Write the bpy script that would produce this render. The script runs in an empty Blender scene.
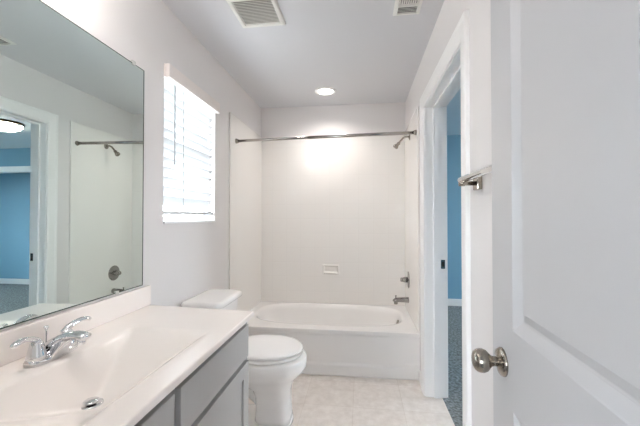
import bpy, bmesh, math
from mathutils import Vector, Matrix

SC = bpy.context.scene
COL = SC.collection
PI = math.pi

# ------------------------------------------------------------------ camera
F_PX = 325.0
YAW, PITCH, CAM_H = math.radians(7.19), math.radians(0.77), 1.26
cam_data = bpy.data.cameras.new('camera')
cam_data.sensor_width = 36.0
cam_data.sensor_fit = 'HORIZONTAL'
cam_data.lens = 36.0 * F_PX / 640.0
cam_data.clip_start = 0.02
cam = bpy.data.objects.new('camera', cam_data)
COL.objects.link(cam)
cam.location = (0, 0, CAM_H)
cam.rotation_euler = (PI / 2 + PITCH, 0, YAW)
SC.camera = cam

# ------------------------------------------------------------------ world, exposure
world = bpy.data.worlds.new('world')
SC.world = world
world.use_nodes = True
bg = world.node_tree.nodes['Background']
# overcast sky above the horizon, duller ground below it
wt = world.node_tree
w_tc = wt.nodes.new('ShaderNodeTexCoord')
w_sep = wt.nodes.new('ShaderNodeSeparateXYZ')
w_ramp = wt.nodes.new('ShaderNodeValToRGB')
w_add = wt.nodes.new('ShaderNodeMath')
w_add.operation = 'MULTIPLY_ADD'
w_add.inputs[1].default_value = 0.5
w_add.inputs[2].default_value = 0.5
w_ramp.color_ramp.elements[0].position = 0.47
w_ramp.color_ramp.elements[0].color = (0.24, 0.24, 0.24, 1)
w_ramp.color_ramp.elements[1].position = 0.52
w_ramp.color_ramp.elements[1].color = (0.86, 0.90, 1.0, 1)
wt.links.new(w_tc.outputs['Generated'], w_sep.inputs[0])
wt.links.new(w_sep.outputs['Z'], w_add.inputs[0])
wt.links.new(w_add.outputs[0], w_ramp.inputs[0])
wt.links.new(w_ramp.outputs[0], bg.inputs[0])
bg.inputs[1].default_value = 24.0
SC.view_settings.view_transform = 'Standard'
SC.view_settings.look = 'None'
SC.view_settings.gamma = 1.0
SC.view_settings.use_curve_mapping = False
SC.view_settings.exposure = 0.42
SC.cycles.diffuse_bounces = 8
SC.cycles.max_bounces = 14

LAMP_STRENGTH = 6.0          # glowing lens of the recessed shower light
LAMP_WATTS = 3.9             # its downward beam
VANITY_LAMP_STRENGTH = 27.0  # three shades above the mirror
BLUE_LAMP_STRENGTH = 50.0    # flush light in the next room

# ------------------------------------------------------------------ room numbers
XL, XR, YB, YF, ZC = -1.072, 0.452, 3.40, 0.22, 2.44
WT = 0.14                    # thickness of the right wall
DY0, DY1, DZ = 1.515, 2.375, 2.04     # doorway in the right wall
WY0, WY1, WZ0, WZ1 = 1.655, 2.285, 1.225, 2.09   # window


# ------------------------------------------------------------------ helpers
def lin(c):
    return tuple(((v / 255) / 12.92 if v / 255 <= 0.04045 else ((v / 255 + 0.055) / 1.055) ** 2.4) for v in c)


def mat(name, rgb, rough=0.5, metal=0.0, noise=0.0, nscale=30.0, bump=0.0, bscale=200.0, coat=0.0, spec=0.5):
    m = bpy.data.materials.new(name)
    m.use_nodes = True
    nt = m.node_tree
    b = nt.nodes['Principled BSDF']
    col = lin(rgb)
    b.inputs['Base Color'].default_value = (*col, 1)
    b.inputs['Roughness'].default_value = rough
    b.inputs['Metallic'].default_value = metal
    b.inputs['Specular IOR Level'].default_value = spec
    if coat:
        b.inputs['Coat Weight'].default_value = coat
        b.inputs['Coat Roughness'].default_value = 0.05
    tc = nt.nodes.new('ShaderNodeTexCoord')
    if noise:
        n = nt.nodes.new('ShaderNodeTexNoise')
        n.inputs['Scale'].default_value = nscale
        n.inputs['Detail'].default_value = 4
        r = nt.nodes.new('ShaderNodeValToRGB')
        r.color_ramp.elements[0].position = 0.3
        r.color_ramp.elements[1].position = 0.7
        r.color_ramp.elements[0].color = (*[max(0, v * (1 - noise)) for v in col], 1)
        r.color_ramp.elements[1].color = (*[min(1, v * (1 + noise)) for v in col], 1)
        nt.links.new(tc.outputs['Object'], n.inputs['Vector'])
        nt.links.new(n.outputs['Fac'], r.inputs['Fac'])
        nt.links.new(r.outputs['Color'], b.inputs['Base Color'])
    if bump:
        n2 = nt.nodes.new('ShaderNodeTexNoise')
        n2.inputs['Scale'].default_value = bscale
        n2.inputs['Detail'].default_value = 3
        bp = nt.nodes.new('ShaderNodeBump')
        bp.inputs['Strength'].default_value = bump
        bp.inputs['Distance'].default_value = 0.002
        nt.links.new(tc.outputs['Object'], n2.inputs['Vector'])
        nt.links.new(n2.outputs['Fac'], bp.inputs['Height'])
        nt.links.new(bp.outputs['Normal'], b.inputs['Normal'])
    return m


def emit_mat(name, rgb, strength):
    m = mat(name, (255, 255, 255), 0.4)
    b = m.node_tree.nodes['Principled BSDF']
    b.inputs['Emission Color'].default_value = (*lin(rgb), 1)
    b.inputs['Emission Strength'].default_value = strength
    return m


def grid_mat(name, rgb, groove, size, gap, rough, bump, mix_rgb=None, axes='XZ', offs=(0, 0)):
    """square tile pattern in object space with thin grooves"""
    m = mat(name, rgb, rough)
    nt = m.node_tree
    b = nt.nodes['Principled BSDF']
    tc = nt.nodes.new('ShaderNodeTexCoord')
    sep = nt.nodes.new('ShaderNodeSeparateXYZ')
    nt.links.new(tc.outputs['Object'], sep.inputs[0])
    cmb = nt.nodes.new('ShaderNodeCombineXYZ')
    for i, a in enumerate(axes):
        ad = nt.nodes.new('ShaderNodeMath')
        ad.operation = 'ADD'
        ad.inputs[1].default_value = offs[i] + 50 * size
        nt.links.new(sep.outputs['XYZ'.index(a)], ad.inputs[0])
        nt.links.new(ad.outputs[0], cmb.inputs[i])
    br = nt.nodes.new('ShaderNodeTexBrick')
    br.offset = 0.0
    br.squash = 1.0
    br.inputs['Scale'].default_value = 1.0
    br.inputs['Brick Width'].default_value = size
    br.inputs['Row Height'].default_value = size
    br.inputs['Mortar Size'].default_value = gap
    br.inputs['Mortar Smooth'].default_value = 0.6
    c = lin(rgb)
    br.inputs['Color1'].default_value = (*c, 1)
    br.inputs['Color2'].default_value = (*lin(mix_rgb or rgb), 1)
    br.inputs['Mortar'].default_value = (*lin(groove), 1)
    nt.links.new(cmb.outputs[0], br.inputs['Vector'])
    out = br.outputs['Color']
    if mix_rgb:
        n = nt.nodes.new('ShaderNodeTexNoise')
        n.inputs['Scale'].default_value = 16.0
        n.inputs['Detail'].default_value = 8
        n.inputs['Roughness'].default_value = 0.65
        r = nt.nodes.new('ShaderNodeValToRGB')
        r.color_ramp.elements[0].position = 0.32
        r.color_ramp.elements[1].position = 0.66
        r.color_ramp.elements[0].color = (0.84, 0.82, 0.80, 1)
        r.color_ramp.elements[1].color = (1, 1, 1, 1)
        mx = nt.nodes.new('ShaderNodeMixRGB')
        mx.blend_type = 'MULTIPLY'
        mx.inputs[0].default_value = 1.0
        nt.links.new(tc.outputs['Object'], n.inputs['Vector'])
        nt.links.new(n.outputs['Fac'], r.inputs['Fac'])
        nt.links.new(out, mx.inputs[1])
        nt.links.new(r.outputs['Color'], mx.inputs[2])
        out = mx.outputs[0]
    nt.links.new(out, b.inputs['Base Color'])
    bp = nt.nodes.new('ShaderNodeBump')
    bp.invert = True
    bp.inputs['Strength'].default_value = bump
    bp.inputs['Distance'].default_value = 0.003
    nt.links.new(br.outputs['Fac'], bp.inputs['Height'])
    nt.links.new(bp.outputs['Normal'], b.inputs['Normal'])
    return m


def obj(name, bm, m, parent=None, smooth=False, bevel=0.0, seg=2, loc=None, rot=None):
    me = bpy.data.meshes.new(name)
    bmesh.ops.recalc_face_normals(bm, faces=bm.faces)
    bm.to_mesh(me)
    bm.free()
    o = bpy.data.objects.new(name, me)
    COL.objects.link(o)
    for mm in (m if isinstance(m, (list, tuple)) else [m]):
        me.materials.append(mm)
    if smooth:
        for p in me.polygons:
            p.use_smooth = True
    if bevel:
        b = o.modifiers.new('bevel', 'BEVEL')
        b.width = bevel
        b.segments = seg
        b.limit_method = 'ANGLE'
        b.angle_limit = math.radians(35)
        if smooth:
            b.harden_normals = True
    if parent:
        o.parent = parent
    if loc:
        o.location = loc
    if rot:
        o.rotation_euler = rot
    return o


def thing(name, label, cat, loc=(0, 0, 0), rotz=0.0, group=None):
    o = bpy.data.objects.new(name, None)
    o.empty_display_size = 0.05
    COL.objects.link(o)
    o.location = loc
    o.rotation_euler = (0, 0, rotz)
    o['label'] = label
    o['category'] = cat
    if group:
        o['group'] = group
    return o


def struct(o, label, cat):
    o['kind'] = 'structure'
    o['label'] = label
    o['category'] = cat
    return o


def box(bm, x0, x1, y0, y1, z0, z1):
    v = [bm.verts.new(p) for p in ((x0, y0, z0), (x1, y0, z0), (x1, y1, z0), (x0, y1, z0),
                                   (x0, y0, z1), (x1, y0, z1), (x1, y1, z1), (x0, y1, z1))]
    for f in ((0, 3, 2, 1), (4, 5, 6, 7), (0, 1, 5, 4), (1, 2, 6, 5), (2, 3, 7, 6), (3, 0, 4, 7)):
        bm.faces.new([v[i] for i in f])
    return v


def B(*boxes):
    bm = bmesh.new()
    for b in boxes:
        box(bm, *b)
    return bm


def loft(bm, rings, cap0=True, cap1=True, closed=True):
    rv = [[bm.verts.new(p) for p in r] for r in rings]
    n = len(rv[0])
    for a, b in zip(rv, rv[1:]):
        for i in range(n if closed else n - 1):
            j = (i + 1) % n
            bm.faces.new((a[i], a[j], b[j], b[i]))
    if cap0:
        bm.faces.new(rv[0])
    if cap1:
        bm.faces.new(rv[-1])
    return rv


def lathe(profile, n=32, mtx=None, cap0=True, cap1=True, bm=None):
    """profile: (radius, height) along local z"""
    bm = bm or bmesh.new()
    mtx = mtx or Matrix.Identity(4)
    rings = []
    for r, h in profile:
        rings.append([mtx @ Vector((max(r, 1e-4) * math.cos(2 * PI * i / n), max(r, 1e-4) * math.sin(2 * PI * i / n), h)) for i in range(n)])
    loft(bm, rings, cap0, cap1)
    return bm


def axis_mtx(origin, direction):
    d = Vector(direction).normalized()
    q = d.to_track_quat('Z', 'Y')
    return Matrix.Translation(Vector(origin)) @ q.to_matrix().to_4x4()


def smooth_path(pts, k=8):
    """Catmull-Rom through the given (x, y, z, radius...) tuples"""
    P = [Vector(p) if len(p) == 3 else p for p in pts]
    P = [tuple(p) for p in pts]
    out = []
    for i in range(len(P) - 1):
        p0, p1, p2, p3 = P[max(i - 1, 0)], P[i], P[i + 1], P[min(i + 2, len(P) - 1)]
        for s in range(k):
            t = s / k
            out.append(tuple(0.5 * (2 * b + (c - a) * t + (2 * a - 5 * b + 4 * c - d) * t * t + (3 * b - a - 3 * c + d) * t ** 3)
                             for a, b, c, d in zip(p0, p1, p2, p3)))
    out.append(P[-1])
    return out


def tube(bm, pts, n=16, up=(0, 0, 1), k=8):
    """pts: (x, y, z, half width, half height); elliptical section swept along a smooth path"""
    path = smooth_path(pts, k)
    rings = []
    for i, p in enumerate(path):
        c = Vector(p[:3])
        a = Vector(path[max(i - 1, 0)][:3])
        b = Vector(path[min(i + 1, len(path) - 1)][:3])
        t = (b - a).normalized()
        s = t.cross(Vector(up))
        if s.length < 1e-5:
            s = t.cross(Vector((1, 0, 0)))
        s.normalize()
        u = s.cross(t)
        rings.append([c + s * p[3] * math.cos(2 * PI * j / n) + u * p[4] * math.sin(2 * PI * j / n) for j in range(n)])
    loft(bm, rings)
    return bm


def sellipse(cx, cy, z, a, b, p=2.5, n=48, a_back=None):
    out = []
    for i in range(n):
        t = 2 * PI * i / n
        c, s = math.cos(t), math.sin(t)
        aa = a if c >= 0 else (a_back or a)
        out.append(Vector((cx + aa * math.copysign(abs(c) ** (2 / p), c), cy + b * math.copysign(abs(s) ** (2 / p), s), z)))
    return out


def rrect(x0, x1, y0, y1, z, r, k=6):
    out = []
    for cx, cy, a0 in ((x1 - r, y1 - r, 0), (x0 + r, y1 - r, PI / 2), (x0 + r, y0 + r, PI), (x1 - r, y0 + r, 1.5 * PI)):
        for i in range(k + 1):
            a = a0 + PI / 2 * i / k
            out.append(Vector((cx + r * math.cos(a), cy + r * math.sin(a), z)))
    return out


def panel_slab(w, z0, z1, t, panels, profile, both=False):
    """slab with its front at local y = 0 facing -y; panels = (xa, xb, za, zb); profile = (inset, depth) steps"""
    bm = bmesh.new()
    xs = sorted({0, w, *[v for p in panels for v in p[:2]]})
    zs = sorted({z0, z1, *[v for p in panels for v in p[2:]]})

    def side(y, sgn):
        for xa, xb in zip(xs, xs[1:]):
            for za, zb in zip(zs, zs[1:]):
                hit = [p for p in panels if p[0] <= xa and p[1] >= xb and p[2] <= za and p[3] >= zb]
                if hit and (both or sgn > 0):
                    continue
                bm.faces.new([bm.verts.new(q) for q in ((xa, y, za), (xb, y, za), (xb, y, zb), (xa, y, zb))])
        if both or sgn > 0:
            for xa, xb, za, zb in panels:
                rings = []
                for ins, d in [(0, 0)] + list(profile):
                    rings.append([(xa + ins, y + sgn * d, za + ins), (xb - ins, y + sgn * d, za + ins),
                                  (xb - ins, y + sgn * d, zb - ins), (xa + ins, y + sgn * d, zb - ins)])
                loft(bm, rings, cap0=False)
    side(0, 1)
    side(t, -1)
    for q in (((0, 0, z0), (w, 0, z0), (w, t, z0), (0, t, z0)), ((0, 0, z1), (w, 0, z1), (w, t, z1), (0, t, z1)),
              ((0, 0, z0), (0, t, z0), (0, t, z1), (0, 0, z1)), ((w, 0, z0), (w, t, z0), (w, t, z1), (w, 0, z1))):
        bm.faces.new([bm.verts.new(p) for p in q])
    bmesh.ops.remove_doubles(bm, verts=bm.verts, dist=1e-5)
    return bm


def copy_part(o, parent, loc):
    c = o.copy()
    COL.objects.link(c)
    c.parent = parent
    c.location = loc
    return c


# ------------------------------------------------------------------ materials
M = {}
M['wall'] = mat('grey_wall_paint', (232, 229, 228), 0.85, spec=0.25, bump=0.12, bscale=260)
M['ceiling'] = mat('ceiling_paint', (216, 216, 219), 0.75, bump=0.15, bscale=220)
M['trim'] = mat('white_trim_paint', (248, 247, 246), 0.35)
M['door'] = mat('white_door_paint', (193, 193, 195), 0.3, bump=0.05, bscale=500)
M['tile'] = grid_mat('beige_vinyl_tile', (250, 243, 237), (238, 229, 221), 0.33, 0.0035, 0.4, 0.12, (246, 238, 231), 'XY', (0.055, 0.125))
M['surround'] = grid_mat('glossy_tile_pattern_panel', (243, 240, 236), (240, 237, 233), 0.152, 0.003, 0.11, 0.22, None, 'XZ', (0.02, 0.03))
M['panel'] = mat('glossy_white_panel', (243, 240, 236), 0.2)
M['tub'] = mat('white_acrylic', (243, 241, 239), 0.14)
M['china'] = mat('white_china', (250, 248, 246), 0.1)
M['seat'] = mat('white_seat_plastic', (252, 250, 248), 0.2)
M['marble'] = mat('cream_white_cultured_marble', (252, 245, 240), 0.14)
M['cab'] = mat('grey_cabinet_paint', (176, 175, 174), 0.4)
M['cabdark'] = mat('cabinet_face_frame', (150, 149, 148), 0.45)
M['chrome'] = mat('polished_chrome', (228, 229, 231), 0.06, 1.0)
M['nickel'] = mat('brushed_nickel', (156, 149, 140), 0.22, 1.0)
M['dkchrome'] = mat('dark_reflecting_chrome', (158, 155, 152), 0.1, 1.0)
M['steel'] = mat('satin_steel_pole', (176, 172, 168), 0.2, 1.0)
M['mirror'] = mat('green_tinted_mirror_silver', (219, 231, 229), 0.0, 1.0)
M['edge'] = mat('mirror_edge_glass', (70, 84, 80), 0.2)
M['clip'] = mat('clear_mirror_clip', (205, 205, 200), 0.2)
M['blue'] = mat('blue_wall_paint', (122, 168, 192), 0.6, bump=0.1)
M['blueceil'] = mat('bedroom_ceiling_paint', (222, 228, 232), 0.7)
M['carpet'] = mat('grey_blue_carpet', (128, 134, 136), 0.95, noise=0.6, nscale=55, bump=1.0, bscale=250)
M['grille'] = mat('vent_white_plastic', (232, 231, 226), 0.45)
M['dark'] = mat('dark_duct', (52, 50, 48), 0.8)
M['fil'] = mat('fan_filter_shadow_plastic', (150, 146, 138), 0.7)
M['bronze'] = mat('aged_bronze_metal', (96, 74, 56), 0.35, 0.8)
M['slat'] = mat('white_blind_slat', (226, 229, 231), 0.4)
M['cord'] = mat('grey_blind_cord', (150, 152, 152), 0.7)
M['wand'] = mat('clear_grey_wand', (168, 172, 174), 0.25)
M['valance'] = mat('cream_white_valance', (238, 230, 226), 0.4)
M['vinyl'] = mat('white_vinyl_window_frame', (245, 246, 246), 0.4)
M['strike'] = mat('dark_strike_recess', (40, 38, 36), 0.6)
M['lamp'] = emit_mat('lit_lamp_lens', (255, 248, 241), LAMP_STRENGTH)
M['vanitylamp'] = emit_mat('lit_frosted_shade', (255, 248, 242), VANITY_LAMP_STRENGTH)
M['bluelamp'] = emit_mat('lit_glass_bowl', (255, 246, 232), BLUE_LAMP_STRENGTH)

# translucent slats let the daylight through
nt = M['slat'].node_tree
pb = nt.nodes['Principled BSDF']
tr = nt.nodes.new('ShaderNodeBsdfTranslucent')
tr.inputs[0].default_value = (0.95, 0.96, 0.97, 1)
mx = nt.nodes.new('ShaderNodeMixShader')
mx.inputs[0].default_value = 0.02
nt.links.new(pb.outputs[0], mx.inputs[1])
nt.links.new(tr.outputs[0], mx.inputs[2])
nt.links.new(mx.outputs[0], nt.nodes['Material Output'].inputs[0])

# window glass: mostly transparent with a glossy reflection
g = bpy.data.materials.new('window_glass')
g.use_nodes = True
nt = g.node_tree
nt.nodes.clear()
go = nt.nodes.new('ShaderNodeOutputMaterial')
gt = nt.nodes.new('ShaderNodeBsdfTransparent')
gt.inputs[0].default_value = (0.96, 0.98, 0.97, 1)
gg = nt.nodes.new('ShaderNodeBsdfGlossy')
gg.inputs['Roughness'].default_value = 0.02
gm = nt.nodes.new('ShaderNodeMixShader')
gm.inputs[0].default_value = 0.06
nt.links.new(gt.outputs[0], gm.inputs[1])
nt.links.new(gg.outputs[0], gm.inputs[2])
nt.links.new(gm.outputs[0], go.inputs[0])
M['glass'] = g

# ------------------------------------------------------------------ structure: bathroom shell
struct(obj('floor', B((XL, XR + WT - 0.03, YF - 0.12, YB, -0.05, 0)), M['tile']), 'pale beige square tile bathroom floor', 'floor')
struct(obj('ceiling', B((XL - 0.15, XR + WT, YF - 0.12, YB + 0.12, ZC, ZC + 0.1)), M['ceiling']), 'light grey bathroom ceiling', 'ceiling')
struct(obj('wall_left', B((XL - 0.15, XL, YF - 0.12, WY0, -0.05, ZC), (XL - 0.15, XL, WY1, YB + 0.12, -0.05, ZC),
                          (XL - 0.15, XL, WY0, WY1, -0.05, WZ0), (XL - 0.15, XL, WY0, WY1, WZ1, ZC)), M['wall']),
       'light grey painted wall with the window and mirror', 'wall')
struct(obj('wall_back', B((XL, XR + WT, YB, YB + 0.12, -0.05, ZC)), M['wall']), 'light grey wall above the tub surround', 'wall')
struct(obj('wall_front', B((XL, -0.345, YF - 0.12, YF, -0.05, ZC), (0.318, XR + WT, YF - 0.12, YF, -0.05, ZC), (-0.345, 0.318, YF - 0.12, YF, 2.06, ZC)), M['wall']),
       'light grey entrance wall around the bathroom doorway', 'wall')
RW = [(XR, XR + WT, YF, DY0 - 0.018, -0.05, ZC), (XR, XR + WT, DY1 + 0.018, YB, -0.05, ZC), (XR, XR + WT, DY0 - 0.018, DY1 + 0.018, DZ + 0.018, ZC)]
wr = obj('wall_right', B(*RW), [M['wall'], M['blue']])
for p in wr.data.polygons:
    if p.center.x > XR + WT - 0.01:
        p.material_index = 1
struct(wr, 'light grey wall with the doorway to the blue room', 'wall')

# doorway in the right wall: jamb, stops, casings
CT, CW = 0.018, 0.088


def casing_frame(x0, x1, y0, y1, z, cw):
    """casing with mitred look: two legs and a head, stepped profile"""
    bm = bmesh.new()
    s = 1 if x1 > x0 else -1
    prof = [(0.0, 0.0), (0.0, 0.010), (0.012, 0.014), (cw - 0.024, 0.017), (cw - 0.016, 0.020), (cw - 0.004, 0.020), (cw, 0.016), (cw, 0.0)]
    rings = []
    for o, d in prof:
        x = x0 + s * d
        rings.append([(x, y0 - o, 0.0), (x, y0 - o, z + o), (x, y1 + o, z + o), (x, y1 + o, 0.0)])
    for a, b in zip(rings, rings[1:]):
        for i in range(3):
            bm.faces.new([bm.verts.new(q) for q in (a[i], a[i + 1], b[i + 1], b[i])])
    bmesh.ops.remove_doubles(bm, verts=bm.verts, dist=1e-5)
    return bm


struct(obj('trim_1', casing_frame(XR, XR - 1, DY0 - 0.006, DY1 + 0.006, DZ + 0.006, CW), M['trim']), 'white door casing around the doorway to the blue room', 'door casing')
struct(obj('trim_2', casing_frame(XR + WT, XR + WT + 1, DY0 - 0.006, DY1 + 0.006, DZ + 0.006, CW), M['trim']), 'white casing on the blue room side of the doorway', 'door casing')
jx0, jx1 = XR, XR + WT
jamb = obj('trim_3', B((jx0, jx1, DY1, DY1 + 0.018, 0, DZ + 0.018), (jx0, jx1, DY0 - 0.018, DY0, 0, DZ + 0.018), (jx0, jx1, DY0, DY1, DZ, DZ + 0.018),
                       (jx0 + 0.055, jx0 + 0.095, DY1 - 0.012, DY1, 0, DZ), (jx0 + 0.055, jx0 + 0.095, DY0, DY0 + 0.012, 0, DZ),
                       (jx0 + 0.055, jx0 + 0.095, DY0 + 0.012, DY1 - 0.012, DZ - 0.012, DZ)), M['trim'])
struct(jamb, 'white door jamb with a strike plate in the side doorway', 'door jamb')
sp = obj('strike_plate', B((jx0 + 0.104, jx0 + 0.132, DY1 - 0.002, DY1, 0.90, 0.962)), M['nickel'], jamb)
obj('latch_hole', B((jx0 + 0.110, jx0 + 0.126, DY1 - 0.0032, DY1 - 0.0015, 0.915, 0.947)), M['strike'], sp)
struct(obj('trim_6', B((XR + WT - 0.03, XR + WT + 0.0, DY0, DY1, -0.05, -0.001)), M['carpet']), 'carpet edge in the side doorway', 'threshold')

# entrance door frame beside the camera
struct(obj('trim_4', B((-0.345, -0.327, YF - 0.12, YF, 0, 2.05), (0.305, 0.318, YF - 0.12, YF, 0, 2.05), (-0.327, 0.305, YF - 0.12, YF, 2.035, 2.06)), M['trim']),
       'white jamb of the bathroom entrance', 'door jamb')


def baseboard(name, x0, x1, y0, y1, label, h=0.083, m=None):
    bm = B((x0, x1, y0, y1, 0, h))
    o = obj(name, bm, m or M['trim'], None, False, 0.005, 2)
    return struct(o, label, 'baseboard')


baseboard('baseboard_right', XR - 0.014, XR, DY1 + 0.0945, 2.598, 'short white baseboard between the doorway and the tub')
baseboard('baseboard_right_near', XR - 0.014, XR, YF + 0.002, DY0 - 0.0945, 'white baseboard behind the open door')
baseboard('baseboard_left', XL, XL + 0.014, 1.535, 2.598, 'white baseboard behind the toilet')

# ------------------------------------------------------------------ structure: window
wx = XL - 0.135
win = bpy.data.objects.new('window_1', None)
COL.objects.link(win)
win.location = (wx, WY0, WZ0)
struct(win, 'white framed window behind the blind on the left wall', 'window')
w, h = WY1 - WY0, WZ1 - WZ0
fr_ = 0.04
obj('window_frame', B((0, 0.06, 0, fr_, 0, h), (0, 0.06, w - fr_, w, 0, h), (0, 0.06, fr_, w - fr_, 0, fr_), (0, 0.06, fr_, w - fr_, h - fr_, h),
                      (0.01, 0.055, fr_, w - fr_, h / 2 - 0.02, h / 2 + 0.02)), M['vinyl'], win)
obj('window_pane', B((0.028, 0.032, fr_, w - fr_, fr_, h / 2 - 0.02)), M['glass'], win)
obj('window_pane', B((0.028, 0.032, fr_, w - fr_, h / 2 + 0.02, h - fr_)), M['glass'], win)
obj('window_sill', B((0.06, 0.143, 0.001, w - 0.001, 0.0, 0.012)), M['vinyl'], win)

# ------------------------------------------------------------------ structure: blue room
BX1, BY0, BY1 = 5.4, -0.3, 4.85
struct(obj('floor_blue_room', B((XR + WT, BX1, BY0, BY1 + 0.75, -0.06, -0.003)), M['carpet']), 'grey carpet in the blue room', 'floor')
struct(obj('ceiling_blue_room', B((XR + WT, BX1, BY0, BY1, ZC, ZC + 0.1)), M['blueceil']), 'ceiling of the blue room', 'ceiling')
CX0, CX1, CZ = 3.41, 5.1, 2.05
struct(obj('wall_blue_far', B((XR + WT, CX0, BY1, BY1 + 0.12, -0.05, ZC), (CX1, BX1, BY1, BY1 + 0.12, -0.05, ZC), (CX0, CX1, BY1, BY1 + 0.12, CZ, ZC)), M['blue']),
       'blue wall across the next room with an alcove opening', 'wall')
struct(obj('wall_blue_alcove', B((CX0 - 0.1, CX1 + 0.1, BY1 + 0.55, BY1 + 0.65, -0.05, ZC), (CX0 - 0.1, CX0 - 0.03, BY1 + 0.12, BY1 + 0.55, -0.05, ZC),
                                 (CX1 + 0.03, CX1 + 0.1, BY1 + 0.12, BY1 + 0.55, -0.05, ZC), (CX0 - 0.03, CX1 + 0.03, BY1 + 0.12, BY1 + 0.55, ZC - 0.1, ZC)), M['blue']),
       'blue back wall inside the alcove', 'wall')
struct(obj('wall_blue_side', B((BX1, BX1 + 0.1, BY0, 2.5, -0.05, ZC), (BX1, BX1 + 0.1, 3.9, BY1, -0.05, ZC), (BX1, BX1 + 0.1, 2.5, 3.9, -0.05, 0.8), (BX1, BX1 + 0.1, 2.5, 3.9, 2.1, ZC)), M['blue']), 'blue side wall of the next room', 'wall')
struct(obj('wall_blue_near', B((XR + WT, BX1, BY0 - 0.1, BY0, -0.05, ZC)), M['blue']), 'blue near wall of the next room', 'wall')
struct(obj('wall_blue_return', B((XR + WT - 0.1, XR + WT, YB + 0.12, BY1, -0.05, ZC), (XR + WT - 0.1, XR + WT, BY0, YF - 0.12, -0.05, ZC)), M['blue']),
       'blue wall continuing past the bathroom', 'wall')
struct(obj('trim_5', B((CX0 - 0.075, CX0, BY1 - 0.016, BY1, 0, CZ + 0.08), (CX1, CX1 + 0.075, BY1 - 0.016, BY1, 0, CZ + 0.08), (CX0, CX1, BY1 - 0.016, BY1, CZ, CZ + 0.08),
                       (CX0, CX0 + 0.015, BY1, BY1 + 0.12, 0, CZ), (CX1 - 0.015, CX1, BY1, BY1 + 0.12, 0, CZ), (CX0 + 0.015, CX1 - 0.015, BY1, BY1 + 0.12, CZ - 0.015, CZ)), M['trim']),
       'white casing of the alcove in the blue room', 'door casing')
baseboard('baseboard_blue_far', XR + WT, CX0 - 0.076, BY1 - 0.014, BY1, 'white baseboard along the far blue wall', 0.1)
baseboard('baseboard_blue_alcove', CX0 - 0.03, CX1, BY1 + 0.536, BY1 + 0.55, 'white baseboard inside the blue alcove', 0.1)

# ------------------------------------------------------------------ structure: bedroom behind the camera
HX0, HX1, HY0, HY1 = -3.2, 0.49, -3.8, YF - 0.12
struct(obj('floor_bedroom', B((HX0, HX1, HY0, HY1, -0.06, -0.002)), M['carpet']), 'grey carpet of the bedroom behind the entrance', 'floor')
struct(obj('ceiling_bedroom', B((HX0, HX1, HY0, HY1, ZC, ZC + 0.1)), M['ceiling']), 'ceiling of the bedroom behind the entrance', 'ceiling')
struct(obj('wall_bedroom_left', B((HX0 - 0.1, HX0, HY0, HY1, -0.05, ZC)), M['wall']), 'bedroom side wall behind the entrance', 'wall')
struct(obj('wall_bedroom_right', B((HX1, HX1 + 0.1, HY0, HY1, -0.05, ZC)), M['wall']), 'bedroom wall opposite its side wall', 'wall')
struct(obj('wall_bedroom_near', B((HX0, XL - 0.15, HY1, HY1 + 0.1, -0.05, ZC)), M['wall']), 'bedroom wall beside the bathroom entrance', 'wall')
struct(obj('wall_bedroom_back', B((HX0, -2.95, HY0 - 0.1, HY0, -0.05, ZC), (-0.75, HX1, HY0 - 0.1, HY0, -0.05, ZC), (-2.95, -0.75, HY0 - 0.1, HY0, -0.05, 0.7), (-2.95, -0.75, HY0 - 0.1, HY0, 2.1, ZC)), M['wall']),
       'bedroom wall with the added window far behind the entrance', 'wall')
added_win3 = bpy.data.objects.new('added_window_3', None)  # unseen window, added to send daylight in through the entrance
COL.objects.link(added_win3)
added_win3.location = (-2.95, HY0 - 0.09, 0.7)
struct(added_win3, 'unseen white framed window added in the bedroom behind the entrance', 'window')
obj('window_frame', B((0, 0.04, 0, 0.06, 0, 1.4), (2.16, 2.2, 0, 0.06, 0, 1.4), (0.04, 2.16, 0, 0.06, 0, 0.04), (0.04, 2.16, 0, 0.06, 1.36, 1.4), (1.08, 1.12, 0, 0.06, 0.04, 1.36)), M['vinyl'], added_win3)
obj('window_pane', B((0.04, 1.08, 0.028, 0.032, 0.04, 1.36)), M['glass'], added_win3)
obj('window_pane', B((1.12, 2.16, 0.028, 0.032, 0.04, 1.36)), M['glass'], added_win3)

added_win2 = bpy.data.objects.new('added_window_2', None)  # unseen window, added to brighten the blue room with daylight
COL.objects.link(added_win2)
added_win2.location = (BX1 + 0.09, 2.5, 0.8)
added_win2.rotation_euler = (0, 0, PI / 2)
struct(added_win2, 'unseen white framed window added to light the blue room', 'window')
obj('window_frame', B((0, 0.04, 0, 0.06, 0, 1.3), (1.36, 1.4, 0, 0.06, 0, 1.3), (0.04, 1.36, 0, 0.06, 0, 0.04), (0.04, 1.36, 0, 0.06, 1.26, 1.3), (0.04, 1.36, 0, 0.06, 0.63, 0.67)), M['vinyl'], added_win2)
obj('window_pane', B((0.04, 1.36, 0.028, 0.032, 0.04, 0.63)), M['glass'], added_win2)
obj('window_pane', B((0.04, 1.36, 0.028, 0.032, 0.67, 1.26)), M['glass'], added_win2)

t = thing('flush_ceiling_light', 'round bronze flush ceiling light with lit glass bowl in blue room', 'ceiling light', (2.27, 3.5, ZC))
obj('mounting_ring', lathe([(0.10, 0), (0.195, 0), (0.198, -0.012), (0.19, -0.026), (0.165, -0.029), (0.10, -0.029)], 40), M['bronze'], t, True)
obj('glass_bowl', lathe([(0.178, -0.030), (0.176, -0.045), (0.155, -0.07), (0.115, -0.088), (0.06, -0.097), (0.0, -0.10)], 40), M['bluelamp'], t, True)
obj('rim_clip', B((-0.215, -0.17, -0.012, 0.012, -0.062, -0.03)), M['nickel'], t)

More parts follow.
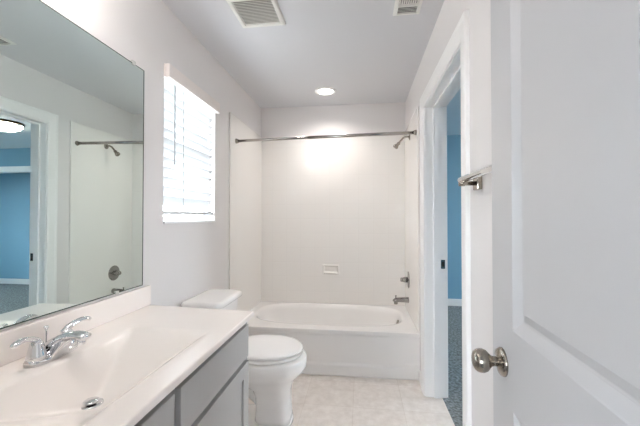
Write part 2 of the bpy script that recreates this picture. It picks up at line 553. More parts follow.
# ------------------------------------------------------------------ entrance door, open along the right wall
door = thing('door_1', 'open white two-panel door with brushed nickel knob at right', 'door', (0.336, 0.889, 0.012), math.radians(-92.2))
door['kind'] = 'structure'
DW, DH = 0.645, 2.018
PRF = [(0.003, 0.0015), (0.024, 0.0105), (0.028, 0.0115), (0.030, 0.0115), (0.050, 0.0040), (0.0505, 0.0015)]
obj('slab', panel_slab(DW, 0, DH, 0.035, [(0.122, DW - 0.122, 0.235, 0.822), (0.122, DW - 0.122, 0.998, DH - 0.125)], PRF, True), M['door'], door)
kz = 0.905
for sgn, y0 in ((-1, 0.0), (1, 0.035)):
    mt = axis_mtx((0.064, y0, kz), (0, sgn, 0))
    kn = obj('door_knob', lathe([(0.010, 0.004), (0.0115, 0.02), (0.0125, 0.026), (0.018, 0.031), (0.0245, 0.037), (0.0275, 0.045), (0.0275, 0.051), (0.0255, 0.058), (0.021, 0.0635), (0.013, 0.067), (0.0, 0.068)], 40, mt), M['nickel'], door, True)
    obj('rosette', lathe([(0.033, 0), (0.033, 0.003), (0.030, 0.007), (0.022, 0.009), (0.014, 0.0105), (0.0115, 0.013)], 40, mt), M['nickel'], kn, True)
obj('latch_plate', B((-0.0015, 0.0, 0.006, 0.029, kz - 0.028, kz + 0.028), (-0.010, -0.0015, 0.011, 0.024, kz - 0.008, kz + 0.008)), M['nickel'], door)
for hz in (0.2, 1.0, 1.82):
    obj('hinge', lathe([(0.006, -0.045), (0.006, 0.045)], 14, Matrix.Translation((DW + 0.004, 0.0, hz))), M['nickel'], door)

# ------------------------------------------------------------------ tub surround
PZ = 2.125
SY = 2.54
GRP = 'tub surround panels'
sur = thing('tub_surround_panel', 'glossy white tile-patterned panel with soap dish behind the tub', 'tub surround', (XL, SY, 0.362))
sur_l = thing('tub_surround_panel', 'plain glossy white surround panel on the left wall above the tub', 'tub surround', (XL, SY, 0.362))
sur_r = thing('tub_surround_panel', 'plain glossy white surround panel carrying the shower fittings', 'tub surround', (XL, SY, 0.362))
t = sur


def P(x0, x1, y0, y1, z0, z1):
    return (x0 - XL, x1 - XL, y0 - SY, y1 - SY, z0 - 0.362, z1 - 0.362)


TZ = 0.362
# panels go down to the tub deck; the front edges reach the floor beside the tub apron
obj('back_panel', B(P(XL + 0.001, XR - 0.001, YB - 0.013, YB - 0.001, TZ + 0.0004, PZ)), M['surround'], t, False, 0.004)
obj('side_panel', B(P(XL + 0.001, XL + 0.013, SY, YB - 0.014, TZ + 0.0004, PZ)), M['panel'], sur_l, False, 0.004)
obj('side_panel', B(P(XR - 0.013, XR - 0.001, SY + 0.055, YB - 0.014, TZ + 0.0004, PZ)), M['panel'], sur_r, False, 0.004)
# soap dish: shallow recessed tray with a lip
sx, sz0, sz1 = -0.313, 0.665, 0.768
bm = bmesh.new()
hw, yy = 0.087, YB - 0.013
rings = []
for ins, zi0, zi1, dy in ((0, 0, 0, 0.0), (0.003, 0.003, 0.003, -0.012), (0.012, 0.010, 0.010, -0.014), (0.022, 0.024, 0.018, -0.004), (0.03, 0.026, 0.024, -0.002)):
    rings.append([(sx - hw + ins - XL, yy + dy - SY, sz0 + zi0 - TZ), (sx + hw - ins - XL, yy + dy - SY, sz0 + zi0 - TZ),
                  (sx + hw - ins - XL, yy + dy - SY, sz1 - zi1 - TZ), (sx - hw + ins - XL, yy + dy - SY, sz1 - zi1 - TZ)])
loft(bm, rings)
sd = obj('soap_dish', bm, M['panel'], t, False, 0.003)
bm = bmesh.new()
loft(bm, [rrect(sx - 0.072 - XL, sx + 0.072 - XL, yy - 0.048 - SY, yy - 0.004 - SY, z - TZ, 0.02) for z in (sz0 + 0.012, sz0 + 0.032)])
obj('soap_tray', bm, M['panel'], sd, False, 0.006, 3)

# ------------------------------------------------------------------ bathtub
TY0, TY1 = 2.60, YB - 0.002
t = thing('bathtub', 'white alcove bathtub with curved apron at the back of the room', 'bathtub', (XL, TY0, 0))
bm = bmesh.new()
N = 96
cx, cy = -0.305 - XL, 3.045 - TY0
x0, x1, y0, y1 = 0.002, XR - XL - 0.002, 0.0, TY1 - TY0


def onrect(ang):
    c, s = math.cos(ang), math.sin(ang)
    k = min(((x1 - cx) if c > 0 else (cx - x0)) / max(abs(c), 1e-9), ((y1 - cy) if s > 0 else (cy - y0)) / max(abs(s), 1e-9))
    return cx + c * k, cy + s * k


angs = []
for i in range(N):
    angs.append(2 * PI * i / N)
corner = [math.atan2(yy_ - cy, xx_ - cx) % (2 * PI) for xx_ in (x0, x1) for yy_ in (y0, y1)]
for ca in corner:
    k = min(range(N), key=lambda i: abs(angs[i] - ca))
    angs[k] = ca


def oval(a, b, z, p=3.2, dx=0.0):
    out = []
    for an in angs:
        c, s = math.cos(an), math.sin(an)
        r = (abs(c / a) ** p + abs(s / b) ** p) ** (-1 / p)
        out.append((cx + dx + r * c, cy + r * s, z))
    return out


rect = [onrect(a) for a in angs]
rings = [[(x, y, TZ - 0.035) for x, y in rect], [(x, y, TZ - 0.012) for x, y in rect], [(x, y, TZ - 0.005) for x, y in rect], [(x + (cx - x) * 0.004, y + (cy - y) * 0.012, TZ) for x, y in rect], [(x + (cx - x) * 0.012, y + (cy - y) * 0.03, TZ) for x, y in rect],
         oval(0.698, 0.346, TZ),
         oval(0.690, 0.338, TZ), oval(0.672, 0.322, TZ - 0.004), oval(0.660, 0.310, TZ - 0.014), oval(0.645, 0.298, TZ - 0.05), oval(0.60, 0.265, 0.16, 3.0), oval(0.56, 0.235, 0.085, 2.8),
         oval(0.52, 0.20, 0.055, 2.8), oval(0.30, 0.11, 0.048, 2.5)]
loft(bm, rings, cap0=False)
obj('basin', bm, M['tub'], t, True)
# apron: skirt below the rim with a shallow embossed panel whose lower edge curves
bm = bmesh.new()
nx, nz = 60, 40
rows = []
for j in range(nz + 1):
    z = (TZ - 0.036) * j / nz
    row = []
    for i in range(nx + 1):
        u = i / nx
        x = x0 + (x1 - x0) * u
        s = (2 * u - 1)
        low = 0.085 - 0.03 * (1 - s * s) * 0 + 0.035 * max(0, abs(s) - 0.72) / 0.28
        edge = min(1.0, max(0.0, (z - low) / 0.012)) * min(1.0, max(0.0, (0.985 - abs(s)) / 0.03))
        edge = edge * edge * (3 - 2 * edge)
        bow = -0.010 * (1 - s * s)
        y = 0.004 + bow + 0.013 * edge
        row.append(bm.verts.new((x, y, z)))
    rows.append(row)
back = [[bm.verts.new((x0 + (x1 - x0) * i / nx, 0.05, z)) for i in range(nx + 1)] for z in (0.0, TZ - 0.036)]
for a, b in zip(rows, rows[1:]):
    for i in range(nx):
        bm.faces.new((a[i], a[i + 1], b[i + 1], b[i]))
for i in range(nx):
    bm.faces.new((rows[-1][i], rows[-1][i + 1], back[1][i + 1], back[1][i]))
    bm.faces.new((rows[0][i], rows[0][i + 1], back[0][i + 1], back[0][i]))
    bm.faces.new((back[0][i], back[0][i + 1], back[1][i + 1], back[1][i]))
ap = obj('apron', bm, M['tub'], t, True)
mo = axis_mtx((cx + 0.636, cy + 0.02, 0.285), (-1, 0, 0.28))
obj('overflow_plate', lathe([(0.034, -0.004), (0.034, 0.004), (0.030, 0.008), (0.012, 0.009), (0.0, 0.009)], 28, mo), M['nickel'], t, True)
obj('drain', lathe([(0.03, 0.046), (0.03, 0.052), (0.022, 0.054), (0.0, 0.054)], 24, Matrix.Translation((cx + 0.42, cy, 0.0))), M['chrome'], t, True)

# ------------------------------------------------------------------ shower fittings on the right panel
SX = XR - 0.0125
# curtain rod
yr, zr0, zr1 = 2.655, 1.912, 1.936
t = thing('shower_curtain_rod', 'bare steel tension rod spanning the tub alcove', 'curtain rod', (XL, yr, zr0))
bm = bmesh.new()
L = XR - XL
d = Vector((L - 0.028, 0, zr1 - zr0))
lathe([(0.011, 0.0), (0.011, d.length * 0.42)], 20, axis_mtx((0.014, 0, 0), d), bm=bm)
lathe([(0.0135, d.length * 0.42), (0.0135, d.length)], 20, axis_mtx((0.014, 0, 0), d), bm=bm)
obj('pole', bm, M['steel'], t, True)
for xx, zz, sg in ((0.0135, 0, 1), (L - 0.0135, zr1 - zr0, -1)):
    obj('end_flange', lathe([(0.021, 0), (0.021, 0.008), (0.0175, 0.014), (0.0155, 0.022)], 24, axis_mtx((xx, 0, zz), (sg, 0, 0))), M['nickel'], t, True)

# shower head on a bent arm
yh, zh = 3.0, 1.985
t = thing('shower_fixture', 'chrome shower head on a bent arm high on the right wall', 'shower head', (SX, yh, zh))
obj('wall_flange', lathe([(0.03, 0), (0.029, 0.004), (0.018, 0.010), (0.011, 0.012)], 28, axis_mtx((0, 0, 0), (-1, 0, 0))), M['nickel'], t, True)
obj('arm', tube(bmesh.new(), [(0, 0, 0, .0095, .0095), (-0.030, 0, 0.003, .0085, .0085), (-0.060, 0, -0.010, .0085, .0085), (-0.086, 0, -0.038, .0085, .0085), (-0.095, 0, -0.050, .0085, .0085)], 14, (0, 1, 0)), M['nickel'], t, True)
obj('spray_head', lathe([(0.010, 0), (0.014, 0.006), (0.016, 0.016), (0.012, 0.022), (0.017, 0.032), (0.022, 0.044), (0.0235, 0.050), (0.0235, 0.058), (0.020, 0.062), (0.0, 0.063)], 28, axis_mtx((-0.093, 0, -0.047), (-0.66, 0, -0.75))), M['nickel'], t, True)

# tub and shower valve
t = thing('shower_valve', 'round chrome shower valve with lever above the tub spout', 'shower valve', (SX, 3.12, 0.677))
obj('escutcheon', lathe([(0.078, 0), (0.078, 0.003), (0.070, 0.009), (0.045, 0.013), (0.030, 0.015)], 40, axis_mtx((0, 0, 0), (-1, 0, 0))), M['dkchrome'], t, True)
obj('stem', lathe([(0.026, 0.014), (0.025, 0.04), (0.020, 0.05), (0.019, 0.07), (0.010, 0.076), (0, 0.076)], 28, axis_mtx((0, 0, 0), (-1, 0, 0))), M['dkchrome'], t, True)
obj('lever', tube(bmesh.new(), [(-0.058, 0, 0.0, .011, .011), (-0.066, -0.03, 0.004, .010, .008), (-0.072, -0.065, 0.010, .009, .006), (-0.076, -0.088, 0.012, .006, .004)], 14, (1, 0, 0)), M['dkchrome'], t, True)

t = thing('tub_spout', 'chrome tub spout below the round shower valve', 'faucet', (SX, 3.11, 0.492))
bm = tube(bmesh.new(), [(0, 0, 0, .027, .027), (-0.02, 0, 0.0, .026, .026), (-0.075, 0, 0.0, .023, .022), (-0.115, 0, -0.003, .022, .020), (-0.137, 0, -0.012, .018, .014), (-0.142, 0, -0.016, .008, .006)], 20)
sb = obj('spout_body', bm, M['dkchrome'], t, True)
obj('spout_outlet', lathe([(0.017, -0.012), (0.018, 0.0), (0.018, 0.02)], 20, axis_mtx((-0.118, 0, -0.020), (0, 0, -1))), M['dkchrome'], t, True)
obj('diverter_knob', lathe([(0.004, 0), (0.004, 0.016), (0.008, 0.018), (0.008, 0.024), (0, 0.026)], 16, axis_mtx((-0.118, 0, 0.015), (0, 0, 1))), M['dkchrome'], t, True)

# ------------------------------------------------------------------ toilet
TYC = 1.985
t = thing('toilet', 'white two-piece toilet with closed lid between vanity and tub', 'toilet', (XL, TYC, 0))
n = 56
bm = bmesh.new()
secs = [(0.020, 0.535, 0.112, 0.112, 0.106, 3.2), (0.05, 0.535, 0.106, 0.110, 0.099, 3.1), (0.10, 0.535, 0.104, 0.108, 0.097, 3.0), (0.17, 0.535, 0.104, 0.110, 0.099, 3.0), (0.215, 0.53, 0.112, 0.13, 0.105, 2.8),
        (0.255, 0.51, 0.148, 0.20, 0.124, 2.5), (0.29, 0.49, 0.195, 0.28, 0.152, 2.3), (0.32, 0.48, 0.238, 0.36, 0.178, 2.25), (0.35, 0.48, 0.255, 0.41, 0.192, 2.2), (0.38, 0.48, 0.256, 0.43, 0.195, 2.2),
        (0.402, 0.48, 0.253, 0.43, 0.193, 2.2), (0.410, 0.48, 0.246, 0.425, 0.187, 2.2)]
loft(bm, [sellipse(cx_, 0, z, a, b, p, n, ab) for z, cx_, a, ab, b, p in secs])
obj('bowl', bm, M['china'], t, True)
bm = bmesh.new()
loft(bm, [sellipse(0.42, 0, z, a, b, 2.8, n, a) for z, a, b in ((0.0, 0.232, 0.117), (0.018, 0.233, 0.118), (0.026, 0.228, 0.112), (0.029, 0.20, 0.09))])
obj('base', bm, M['china'], t, True)
obj('trapway', tube(bmesh.new(), [(0.47, 0, 0.13, .058, .05), (0.38, 0, 0.20, .058, .055), (0.28, 0, 0.20, .058, .058), (0.22, 0, 0.12, .058, .055), (0.24, 0, 0.05, .060, .05), (0.26, 0, 0.02, .062, .05)], 20, (0, 1, 0)), M['china'], t, True)
for s in (-1, 1):
    obj('bolt_cap', lathe([(0.014, 0.020), (0.014, 0.038), (0.010, 0.046), (0, 0.048)], 16, Matrix.Translation((0.32, s * 0.090, 0.0))), M['china'], t, True)


def egg(z, grow=0.0):
    out = []
    for i in range(64):
        a = 2 * PI * i / 64
        c, s = math.cos(a), math.sin(a)
        if c >= 0:
            x, y = 0.49 + (0.222 + grow) * c, (0.186 + grow) * s
        else:
            p = 3.4
            x, y = 0.49 - (0.205 + grow) * abs(c) ** (2 / p), (0.186 + grow) * math.copysign(abs(s) ** (2 / (2.3)), s)
        out.append((x, y, z))
    return out


bm = bmesh.new()
loft(bm, [egg(0.4165, -0.016), egg(0.4185, -0.004), egg(0.4230, 0.0), egg(0.4300, 0.0), egg(0.4345, -0.004), egg(0.4360, -0.012)])
obj('seat', bm, M['seat'], t, True)
bm = bmesh.new()
loft(bm, [egg(0.4435, -0.016), egg(0.4450, -0.003), egg(0.4490, 0.001), egg(0.4550, 0.0), egg(0.4605, -0.006), egg(0.4630, -0.02), egg(0.4645, -0.07), egg(0.4650, -0.13)])
obj('lid', bm, M['seat'], t, True)
for s in (-1, 1):
    obj('lid_hinge', lathe([(0.016, 0.410), (0.016, 0.438), (0.012, 0.445)], 18, Matrix.Translation((0.262, s * 0.07, 0))), M['seat'], t, True)
for px_, py_ in ((0.64, 0.07), (0.64, -0.07), (0.47, 0.15), (0.47, -0.15)):
    obj('bumper', B((px_ - 0.012, px_ + 0.012, py_ - 0.006, py_ + 0.006, 0.409, 0.416), (px_ - 0.012, px_ + 0.012, py_ - 0.006, py_ + 0.006, 0.416, 0.445)), M['seat'], t)
# tank and lid
bm = bmesh.new()
rr = []
for z, xa, xb, hw, r in ((0.400, 0.03, 0.195, 0.15, 0.03), (0.415, 0.024, 0.205, 0.162, 0.035), (0.47, 0.02, 0.218, 0.169, 0.035), (0.722, 0.016, 0.24, 0.180, 0.035)):
    rr.append(rrect(xa, xb, -hw, hw, z, r, 7))
loft(bm, rr)
obj('tank', bm, M['china'], t, True, 0.004)
bm = bmesh.new()
rr = []
for z, g_ in ((0.7225, -0.012), (0.726, -0.003), (0.732, 0.0), (0.748, 0.0), (0.755, -0.004), (0.7595, -0.012), (0.761, -0.03)):
    ring = rrect(0.008 - g_, 0.262 + g_, -0.193 - g_, 0.193 + g_, z, 0.045 + g_ * 0.5, 8)
    rr.append([(p.x + (0.012 * (1 - (p.y / 0.215) ** 2) if p.x > 0.13 else 0), p.y, p.z) for p in ring])
loft(bm, rr)
obj('tank_lid', bm, M['china'], t, True)

# ------------------------------------------------------------------ vanity cabinet
VY0, VY1 = YF + 0.003, 1.470
VXF = -0.528
VT = 0.797
t = thing('vanity_cabinet', 'grey painted vanity cabinet with drawer fronts and shaker doors', 'cabinet', (XL, VY0, 0))
W = VY1 - VY0
DPT = VXF - XL
T_ = 0.018
bm = B((0.002, DPT - T_, W - T_, W, 0.0, VT), (0.002, DPT - T_, 0, T_, 0.0, VT), (0.002, 0.012, T_, W - T_, 0.09, VT), (0.012, DPT - T_, T_, W - T_, 0.09, 0.108),
       (DPT - 0.09, DPT - 0.075, T_, W - T_, 0.0, 0.09))
obj('carcass', bm, M['cab'], t)
yA = (0.283 - VY0, 0.843 - VY0)
yB_ = (0.873 - VY0, 1.433 - VY0)
bm = B((DPT - T_, DPT, 0, yA[0] + 0.012, 0.09, VT), (DPT - T_, DPT, yA[1] - 0.012, yB_[0] + 0.012, 0.09, VT), (DPT - T_, DPT, yB_[1] - 0.012, W, 0.09, VT))
for ya, yb in (yA, yB_):
    for za, zb in ((0.09, 0.125), (0.605, 0.64), (0.768, VT)):
        box(bm, DPT - T_, DPT, ya + 0.012, yb - 0.012, za, zb)
obj('face_frame', bm, M['cabdark'], t)
SH = [(0.0008, 0.009), (0.001, 0.0095)]
for (ya, yb) in (yA, yB_):
    wd = yb - ya
    fo = obj('drawer_front', panel_slab(wd, 0.632, 0.776, 0.019, [], SH), M['cab'], t, False, 0.0025, 2, (DPT + 0.020, ya, 0), (0, 0, PI / 2))
    do = obj('cabinet_door', panel_slab(wd, 0.105, 0.612, 0.019, [(0.058, wd - 0.058, 0.163, 0.554)], SH), M['cab'], t, False, 0.0015, 2, (DPT + 0.020, ya, 0), (0, 0, PI / 2))

# ------------------------------------------------------------------ vanity top with integral basin
CTZ = 0.82
CY0, CY1 = YF + 0.002, 1.482
CXF = -0.500
t = thing('countertop', 'cream white vanity countertop with integral rectangular sink', 'countertop', (XL, CY0, VT))
ex, ey = CXF - XL, CY1 - CY0
bx0, bx1 = -0.905 - XL, -0.585 - XL
by0, by1 = 0.575 - CY0, 1.185 - CY0
DRX, DRY = -0.80 - XL, 0.885 - CY0


def smin(vals, k):
    m_ = min(vals)
    return m_ - k * math.log(sum(math.exp(-(v - m_) / k) for v in vals))


def top_z(x, y):
    """height of the top surface above z = CTZ"""
    sk = 0.028
    yb1 = by1 + 0.0
    a = (x - bx0) * 1.25
    b = (bx1 - x) * 0.75
    c = (yb1 - y) * 0.46
    d_ = (y - by0) * 0.46
    r = math.hypot(x - DRX, y - DRY)
    e = 0.122 - 0.10 * r
    v = smin([a, b, c, d_, e], 0.006)
    dep = 0.0
    if v > -0.02:
        dep = 0.006 * math.log(1 + math.exp(v / 0.006)) if v < 0.1 else v
    dep = max(0.0, dep - 0.0008)
    # rolled front edge
    q = ex - x
    roll = 0.0
    if q < 0.006:
        roll = 0.006 - math.sqrt(max(0, 0.006 ** 2 - (0.006 - q) ** 2))
    q2 = ey - y
    if q2 < 0.006:
        roll = max(roll, 0.006 - math.sqrt(max(0, 0.006 ** 2 - (0.006 - q2) ** 2)))
    return -dep - roll


def spaced(a, b, step, extra):
    k = max(1, int((b - a) / step))
    v = [a + (b - a) * i / k for i in range(k + 1)]
    return sorted(set(v + list(extra)))


xs = spaced(0.002, ex, 0.008, [ex - 0.0003, ex - 0.001, ex - 0.002, ex - 0.004, ex - 0.006, ex - 0.009])
ys = spaced(0.0, ey, 0.009, [ey - 0.0005, ey - 0.002, ey - 0.004, ey - 0.006])
bm = bmesh.new()
SKEW = 0.046
gv = [[bm.verts.new((x, y + SKEW * (1 - x / ex) * max(0, (y - 1.0) / (ey - 1.0)), CTZ - VT + top_z(x, y))) for y in ys] for x in xs]
for a, b in zip(gv, gv[1:]):
    for i in range(len(ys) - 1):
        bm.faces.new((a[i], b[i], b[i + 1], a[i + 1]))
zb = 0.001
bot = {}
per = [(i, 0) for i in range(len(xs))] + [(len(xs) - 1, j) for j in range(1, len(ys))] + [(i, len(ys) - 1) for i in range(len(xs) - 2, -1, -1)] + [(0, j) for j in range(len(ys) - 2, 0, -1)]
pv = [gv[i][j] for i, j in per]
bv = [bm.verts.new((v.co.x, v.co.y, zb)) for v in pv]
for k in range(len(pv)):
    l = (k + 1) % len(pv)
    bm.faces.new((pv[k], pv[l], bv[l], bv[k]))
obj('counter_slab', bm, M['marble'], t, True)
bm = B((0.002, 0.022, 0.0, ey + 0.043, CTZ - VT + 0.0005, 0.918 - VT))
obj('backsplash', bm, M['marble'], t, False, 0.004, 3)
dz = top_z(DRX, DRY) + CTZ - VT
dr = obj('sink_drain', lathe([(0.031, -0.002), (0.031, 0.004), (0.026, 0.006), (0.0235, 0.0035), (0.0, 0.003)], 32, Matrix.Translation((DRX, DRY, dz))), M['chrome'], t, True)
obj('stopper', lathe([(0.012, 0.003), (0.012, 0.009), (0.0215, 0.0095), (0.022, 0.012), (0.018, 0.0145), (0.0, 0.0155)], 28, Matrix.Translation((DRX, DRY, dz))), M['chrome'], dr, True)

# ------------------------------------------------------------------ faucet
t = thing('bathroom_faucet', 'chrome two-handle centerset faucet behind the sink', 'faucet', (-0.968, 0.919, CTZ + 0.0005))
bm = bmesh.new()
loft(bm, [sellipse(0, 0, z, a, b, 3.0, 48) for z, a, b in ((0, 0.030, 0.081), (0.010, 0.030, 0.081), (0.016, 0.027, 0.077), (0.020, 0.020, 0.068), (0.021, 0.008, 0.04))])
obj('base_plate', bm, M['chrome'], t, True)
for s in (-1, 1):
    hnd = obj('handle', lathe([(0.0255, 0.012), (0.0255, 0.022), (0.024, 0.030), (0.0205, 0.045), (0.018, 0.056), (0.0165, 0.062), (0.012, 0.068), (0.004, 0.071), (0, 0.071)], 32, Matrix.Translation((0, s * 0.051, 0))), M['chrome'], t, True)
    obj('lever', tube(bmesh.new(), [(-0.008, s * 0.040, 0.060, .012, .008), (-0.002, s * 0.056, 0.073, .013, .009), (0.003, s * 0.078, 0.083, .011, .008), (0.007, s * 0.100, 0.087, .010, .0072), (0.010, s * 0.120, 0.084, .0105, .007), (0.0105, s * 0.128, 0.080, .009, .006), (0.011, s * 0.131, 0.078, .005, .003)], 16), M['chrome'], hnd, True)
# spout: broad wedge rising from the plate and reaching over the basin
bm = bmesh.new()
tube(bm, [(-0.022, 0, 0.014, .026, .014), (-0.006, 0, 0.034, .026, .016), (0.020, 0, 0.052, .023, .015), (0.050, 0, 0.064, .021, .0135), (0.085, 0, 0.071, .021, .0125), (0.112, 0, 0.068, .021, .0125), (0.120, 0, 0.066, .018, .010), (0.124, 0, 0.065, .010, .005)], 24)
sp_ = obj('spout', bm, M['chrome'], t, True)
bm = bmesh.new()
rr = []
for z, xa, xb, hw in ((0.004, -0.022, 0.030, 0.036), (0.012, -0.021, 0.034, 0.032), (0.030, -0.014, 0.044, 0.023), (0.046, -0.004, 0.058, 0.018), (0.058, 0.004, 0.062, 0.015)):
    rr.append(rrect(xa, xb, -hw, hw, z, 0.010, 5))
loft(bm, rr)
obj('spout_pedestal', bm, M['chrome'], t, True, 0.003)
obj('aerator', lathe([(0.0115, 0.0), (0.0115, 0.018), (0.0105, 0.020), (0, 0.020)], 20, axis_mtx((0.100, 0, 0.064), (0.1, 0, -1))), M['chrome'], t, True)
obj('lift_rod', lathe([(0.0028, 0.018), (0.0028, 0.082), (0.007, 0.090), (0.0065, 0.095), (0, 0.096)], 14, Matrix.Translation((-0.0235, 0, 0))), M['chrome'], t, True)

# ------------------------------------------------------------------ mirror
MY0, MY1, MZ0, MZ1 = YF + 0.02, 1.482, 0.926, 1.988
t = thing('wall_mirror', 'large frameless mirror above the vanity on the left wall', 'mirror', (XL, MY0, MZ0))
mw, mh = MY1 - MY0, MZ1 - MZ0
o = obj('mirror_glass', B((0.0006, 0.006, 0, mw, 0, mh)), [M['mirror'], M['edge']], t)
for p in o.data.polygons:
    if abs(p.normal.x) < 0.5:
        p.material_index = 1
bm = B((0.0058, 0.0066, mw - 0.005, mw, 0, mh), (0.0058, 0.0066, 0, mw - 0.005, 0, 0.004), (0.0058, 0.0066, 0, mw - 0.005, mh - 0.003, mh))
obj('polished_edge', bm, M['edge'], t)
for yy_, zz_, s in ((1.405 - MY0, mh, 1), (0.65 - MY0, mh, 1), (1.31 - MY0, 0, -1), (0.62 - MY0, 0, -1)):
    obj('mirror_clip', B((0.001, 0.010, yy_ - 0.011, yy_ + 0.011, min(zz_ + 0.0005 * s, zz_ + 0.012 * s), max(zz_ + 0.0005 * s, zz_ + 0.012 * s)),
                         (0.0068, 0.0098, yy_ - 0.009, yy_ + 0.009, min(zz_, zz_ - 0.008 * s), max(zz_, zz_ - 0.008 * s))) if s > 0 else
        B((0.0068, 0.0098, yy_ - 0.009, yy_ + 0.009, zz_ - 0.004, zz_ + 0.010)), M['clip'], t)

# ------------------------------------------------------------------ vanity light above the mirror
t = thing('vanity_light', 'three-shade nickel vanity light above the wall mirror', 'wall light', (XL, 0.76, 2.30))
obj('back_plate', B((0.001, 0.022, -0.30, 0.30, -0.045, 0.045)), M['nickel'], t, False, 0.006)
for yy_ in (-0.22, 0.0, 0.22):
    a_ = obj('shade_arm', tube(bmesh.new(), [(0.02, yy_, 0, .008, .008), (0.09, yy_, 0.012, .008, .008), (0.15, yy_, 0.0, .008, .008), (0.155, yy_, -0.02, .008, .008)], 12, (0, 1, 0)), M['nickel'], t, True)
    obj('glass_shade', lathe([(0.022, -0.018), (0.034, -0.03), (0.048, -0.06), (0.054, -0.09), (0.0, -0.093)], 28, Matrix.Translation((0.155, yy_, 0))), M['vanitylamp'], a_, True)

# ------------------------------------------------------------------ blind
bx = XL - 0.028
t = thing('window_blind', 'white horizontal slat blind hanging in the bright window', 'window blind', (bx, WY0, WZ1))
bw = WY1 - WY0
z_top = -0.05
obj('head_rail', B((-0.028, 0.02, 0.008, bw - 0.008, -0.045, -0.001)), M['vinyl'], t)
VX = XL - bx
obj('valance', B((VX + 0.014, VX + 0.036, -0.008, bw + 0.004, 2.030 - WZ1, 2.104 - WZ1), (VX + 0.001, VX + 0.014, -0.008, 0.008, 2.030 - WZ1, 2.104 - WZ1),
                 (VX + 0.001, VX + 0.014, bw - 0.012, bw + 0.004, 2.030 - WZ1, 2.104 - WZ1)), M['valance'], t, False, 0.004)
pitch = 0.0545
sl0 = None
zb_ = 1.285 - WZ1
k = 0
zz = z_top - 0.03
ANG = math.radians(-57)
while zz > zb_ + 0.03:
    if sl0 is None:
        bm = bmesh.new()
        hw = 0.030
        rows = []
        for i in range(7):
            u = -1 + 2 * i / 6
            x = hw * u
            cz = 0.003 * (1 - u * u)
            rows.append([(x, 0.012, cz + 0.0014), (x, bw - 0.012, cz + 0.0014)])
        up_ = [[bm.verts.new(p) for p in r] for r in rows]
        dn_ = [[bm.verts.new((p[0], p[1], p[2] - 0.0028)) for p in r] for r in rows]
        for i in range(6):
            bm.faces.new((up_[i][0], up_[i + 1][0], up_[i + 1][1], up_[i][1]))
            bm.faces.new((dn_[i][0], dn_[i + 1][0], dn_[i + 1][1], dn_[i][1]))
            bm.faces.new((up_[i][0], up_[i + 1][0], dn_[i + 1][0], dn_[i][0]))
            bm.faces.new((up_[i][1], up_[i + 1][1], dn_[i + 1][1], dn_[i][1]))
        for i in (0, 6):
            bm.faces.new((up_[i][0], up_[i][1], dn_[i][1], dn_[i][0]))
        sl0 = obj('slat', bm, M['slat'], t, False, 0, 2, (0, 0, zz), (0, ANG, 0))
    else:
        copy_part(sl0, t, (0, 0, zz))
    zz -= pitch
obj('bottom_rail', B((-0.026, 0.022, 0.010, bw - 0.010, zb_ - 0.008, zb_ + 0.012)), M['slat'], t, False, 0.004)
for yy_ in (0.20, bw - 0.10):
    bm = bmesh.new()
    for xx_ in (0.0285,):
        lathe([(0.0016, zb_ + 0.012), (0.0016, z_top + 0.004)], 8, Matrix.Translation((xx_, yy_, 0)), bm=bm)
    obj('ladder_cord', bm, M['cord'] if yy_ < 0.3 else M['vinyl'], t)  # far cord coloured white: the window's glare put into its colour
bm = lathe([(0.0042, -0.525), (0.0042, -0.05)], 10, Matrix.Translation((0.035, 0.095, 0)))
obj('tilt_wand', bm, M['wand'], t)
bm = tube(bmesh.new(), [(0.034, bw - 0.13, zb_ + 0.006, .004, .004), (0.037, bw - 0.10, zb_ + 0.014, .004, .004), (0.036, bw - 0.07, zb_ + 0.002, .004, .004), (0.033, bw - 0.05, zb_ + 0.008, .004, .004)], 8)
obj('cord_knot', bm, M['cord'], t, True)

# ------------------------------------------------------------------ towel bar
t = thing('towel_bar', 'chrome towel bar on the right wall beside the open door', 'towel bar', (XR, 1.305, 1.390))
ln = 0.61
bm = tube(bmesh.new(), [(-0.068, 0.012, 0.014, .012, .012), (-0.068, -ln - 0.012, 0.014, .012, .012)], 20, k=2)
obj('bar', bm, M['chrome'], t, True)
for yy_ in (0, -ln):
    po = obj('post', lathe([(0.0085, 0.018), (0.0085, 0.055), (0.0105, 0.058), (0.0105, 0.078), (0.0, 0.079)], 20, axis_mtx((0, yy_, 0), (-1, 0, 0))), M['nickel'], t, True)
    obj('wall_plate', B((-0.020, -0.001, yy_ - 0.025, yy_ + 0.025, -0.025, 0.025)), M['nickel'], po, False, 0.004)

# ------------------------------------------------------------------ ceiling fixtures
t = thing('recessed_light', 'lit round recessed light in the ceiling before the tub', 'ceiling light', (-0.327, 3.0, ZC))
obj('trim_ring', lathe([(0.074, -0.0005), (0.098, -0.0005), (0.098, -0.004), (0.090, -0.009), (0.076, -0.010), (0.074, -0.006)], 40, cap0=False, cap1=False), M['trim'], t, True)
obj('light_lens', lathe([(0.0735, -0.002), (0.0735, -0.006), (0.05, -0.010), (0.0, -0.012)], 36), M['lamp'], t, True)

ld = bpy.data.lights.new('recessed_lamp_beam', 'AREA')
ld.shape = 'DISK'
ld.size = 0.14
ld.energy = LAMP_WATTS
ld.spread = math.radians(140)
ld.color = lin((255, 248, 241))
lo = bpy.data.objects.new('recessed_lamp_beam', ld)
COL.objects.link(lo)
lo.parent = t
lo.location = (0, 0, -0.014)

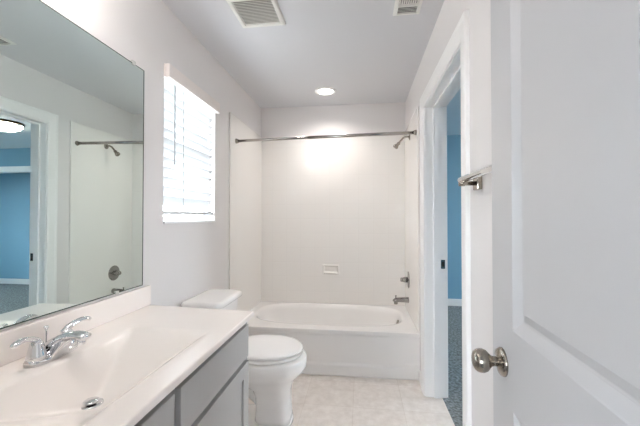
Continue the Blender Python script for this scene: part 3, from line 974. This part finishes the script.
gx0, gx1, gy0, gy1 = -0.722, -0.450, 1.642, 1.918
t = thing('exhaust_fan_grille', 'large square louvred exhaust fan grille on the ceiling', 'vent', ((gx0 + gx1) / 2, (gy0 + gy1) / 2, ZC))
hx, hy, fw = (gx1 - gx0) / 2, (gy1 - gy0) / 2, 0.028
bm = bmesh.new()
rr = []
for ins, z in ((0, -0.001), (0.002, -0.012), (0.010, -0.018), (0.024, -0.018), (fw, -0.014), (fw, -0.001)):
    rr.append([(-hx + ins, -hy + ins, z), (hx - ins, -hy + ins, z), (hx - ins, hy - ins, z), (-hx + ins, hy - ins, z)])
loft(bm, rr, False, False)
obj('grille_frame', bm, M['grille'], t, False, 0.002)
obj('grille_backing', B((-hx + fw, hx - fw, -hy + fw, hy - fw, -0.003, -0.001)), M['fil'], t)
l0 = None
nl = 17
for i in range(nl):
    yy_ = -hy + fw + 0.007 + (2 * hy - 2 * fw - 0.014) * i / (nl - 1)
    if l0 is None:
        l0 = obj('louver', B((-hx + fw, hx - fw, -0.0055, 0.0055, -0.0012, 0.0012)), M['grille'], t, False, 0, 2, (0, yy_, -0.0105), (math.radians(38), 0, 0))
    else:
        copy_part(l0, t, (0, yy_, -0.0105))

gx0, gx1, gy0, gy1 = 0.186, 0.336, 1.655, 1.920
t = thing('air_supply_register', 'small white air supply register on the ceiling near the doorway', 'vent', ((gx0 + gx1) / 2, (gy0 + gy1) / 2, ZC))
hx, hy, fw = (gx1 - gx0) / 2, (gy1 - gy0) / 2, 0.022
bm = bmesh.new()
rr = []
for ins, z in ((0, -0.001), (0.001, -0.005), (0.006, -0.008), (fw, -0.012), (fw, -0.001)):
    rr.append([(-hx + ins, -hy + ins, z), (hx - ins, -hy + ins, z), (hx - ins, hy - ins, z), (-hx + ins, hy - ins, z)])
loft(bm, rr, False, False)
obj('register_frame', bm, M['grille'], t)
obj('register_throat', B((-hx + fw, hx - fw, -hy + fw, hy - fw, -0.003, -0.001)), M['dark'], t)
b0 = None
for i in range(5):
    yy_ = hy - fw - 0.008 - 0.012 * i
    if b0 is None:
        b0 = obj('cross_blade', B((-hx + fw, hx - fw, -0.0045, 0.0045, -0.001, 0.001)), M['grille'], t, False, 0, 2, (0, yy_, -0.008), (math.radians(25), 0, 0))
    else:
        copy_part(b0, t, (0, yy_, -0.008))
obj('divider_bar', B((-hx + fw, hx - fw, hy - fw - 0.076, hy - fw - 0.064, -0.012, -0.003)), M['grille'], t)
b0 = None
for i in range(9):
    xx_ = -hx + fw + 0.006 + (2 * hx - 2 * fw - 0.012) * i / 8
    if b0 is None:
        b0 = obj('long_blade', B((-0.0045, 0.0045, -hy + fw, hy - fw - 0.076, -0.001, 0.001)), M['grille'], t, False, 0, 2, (xx_, 0, -0.008), (0, math.radians(35), 0))
    else:
        copy_part(b0, t, (xx_, 0, -0.008))
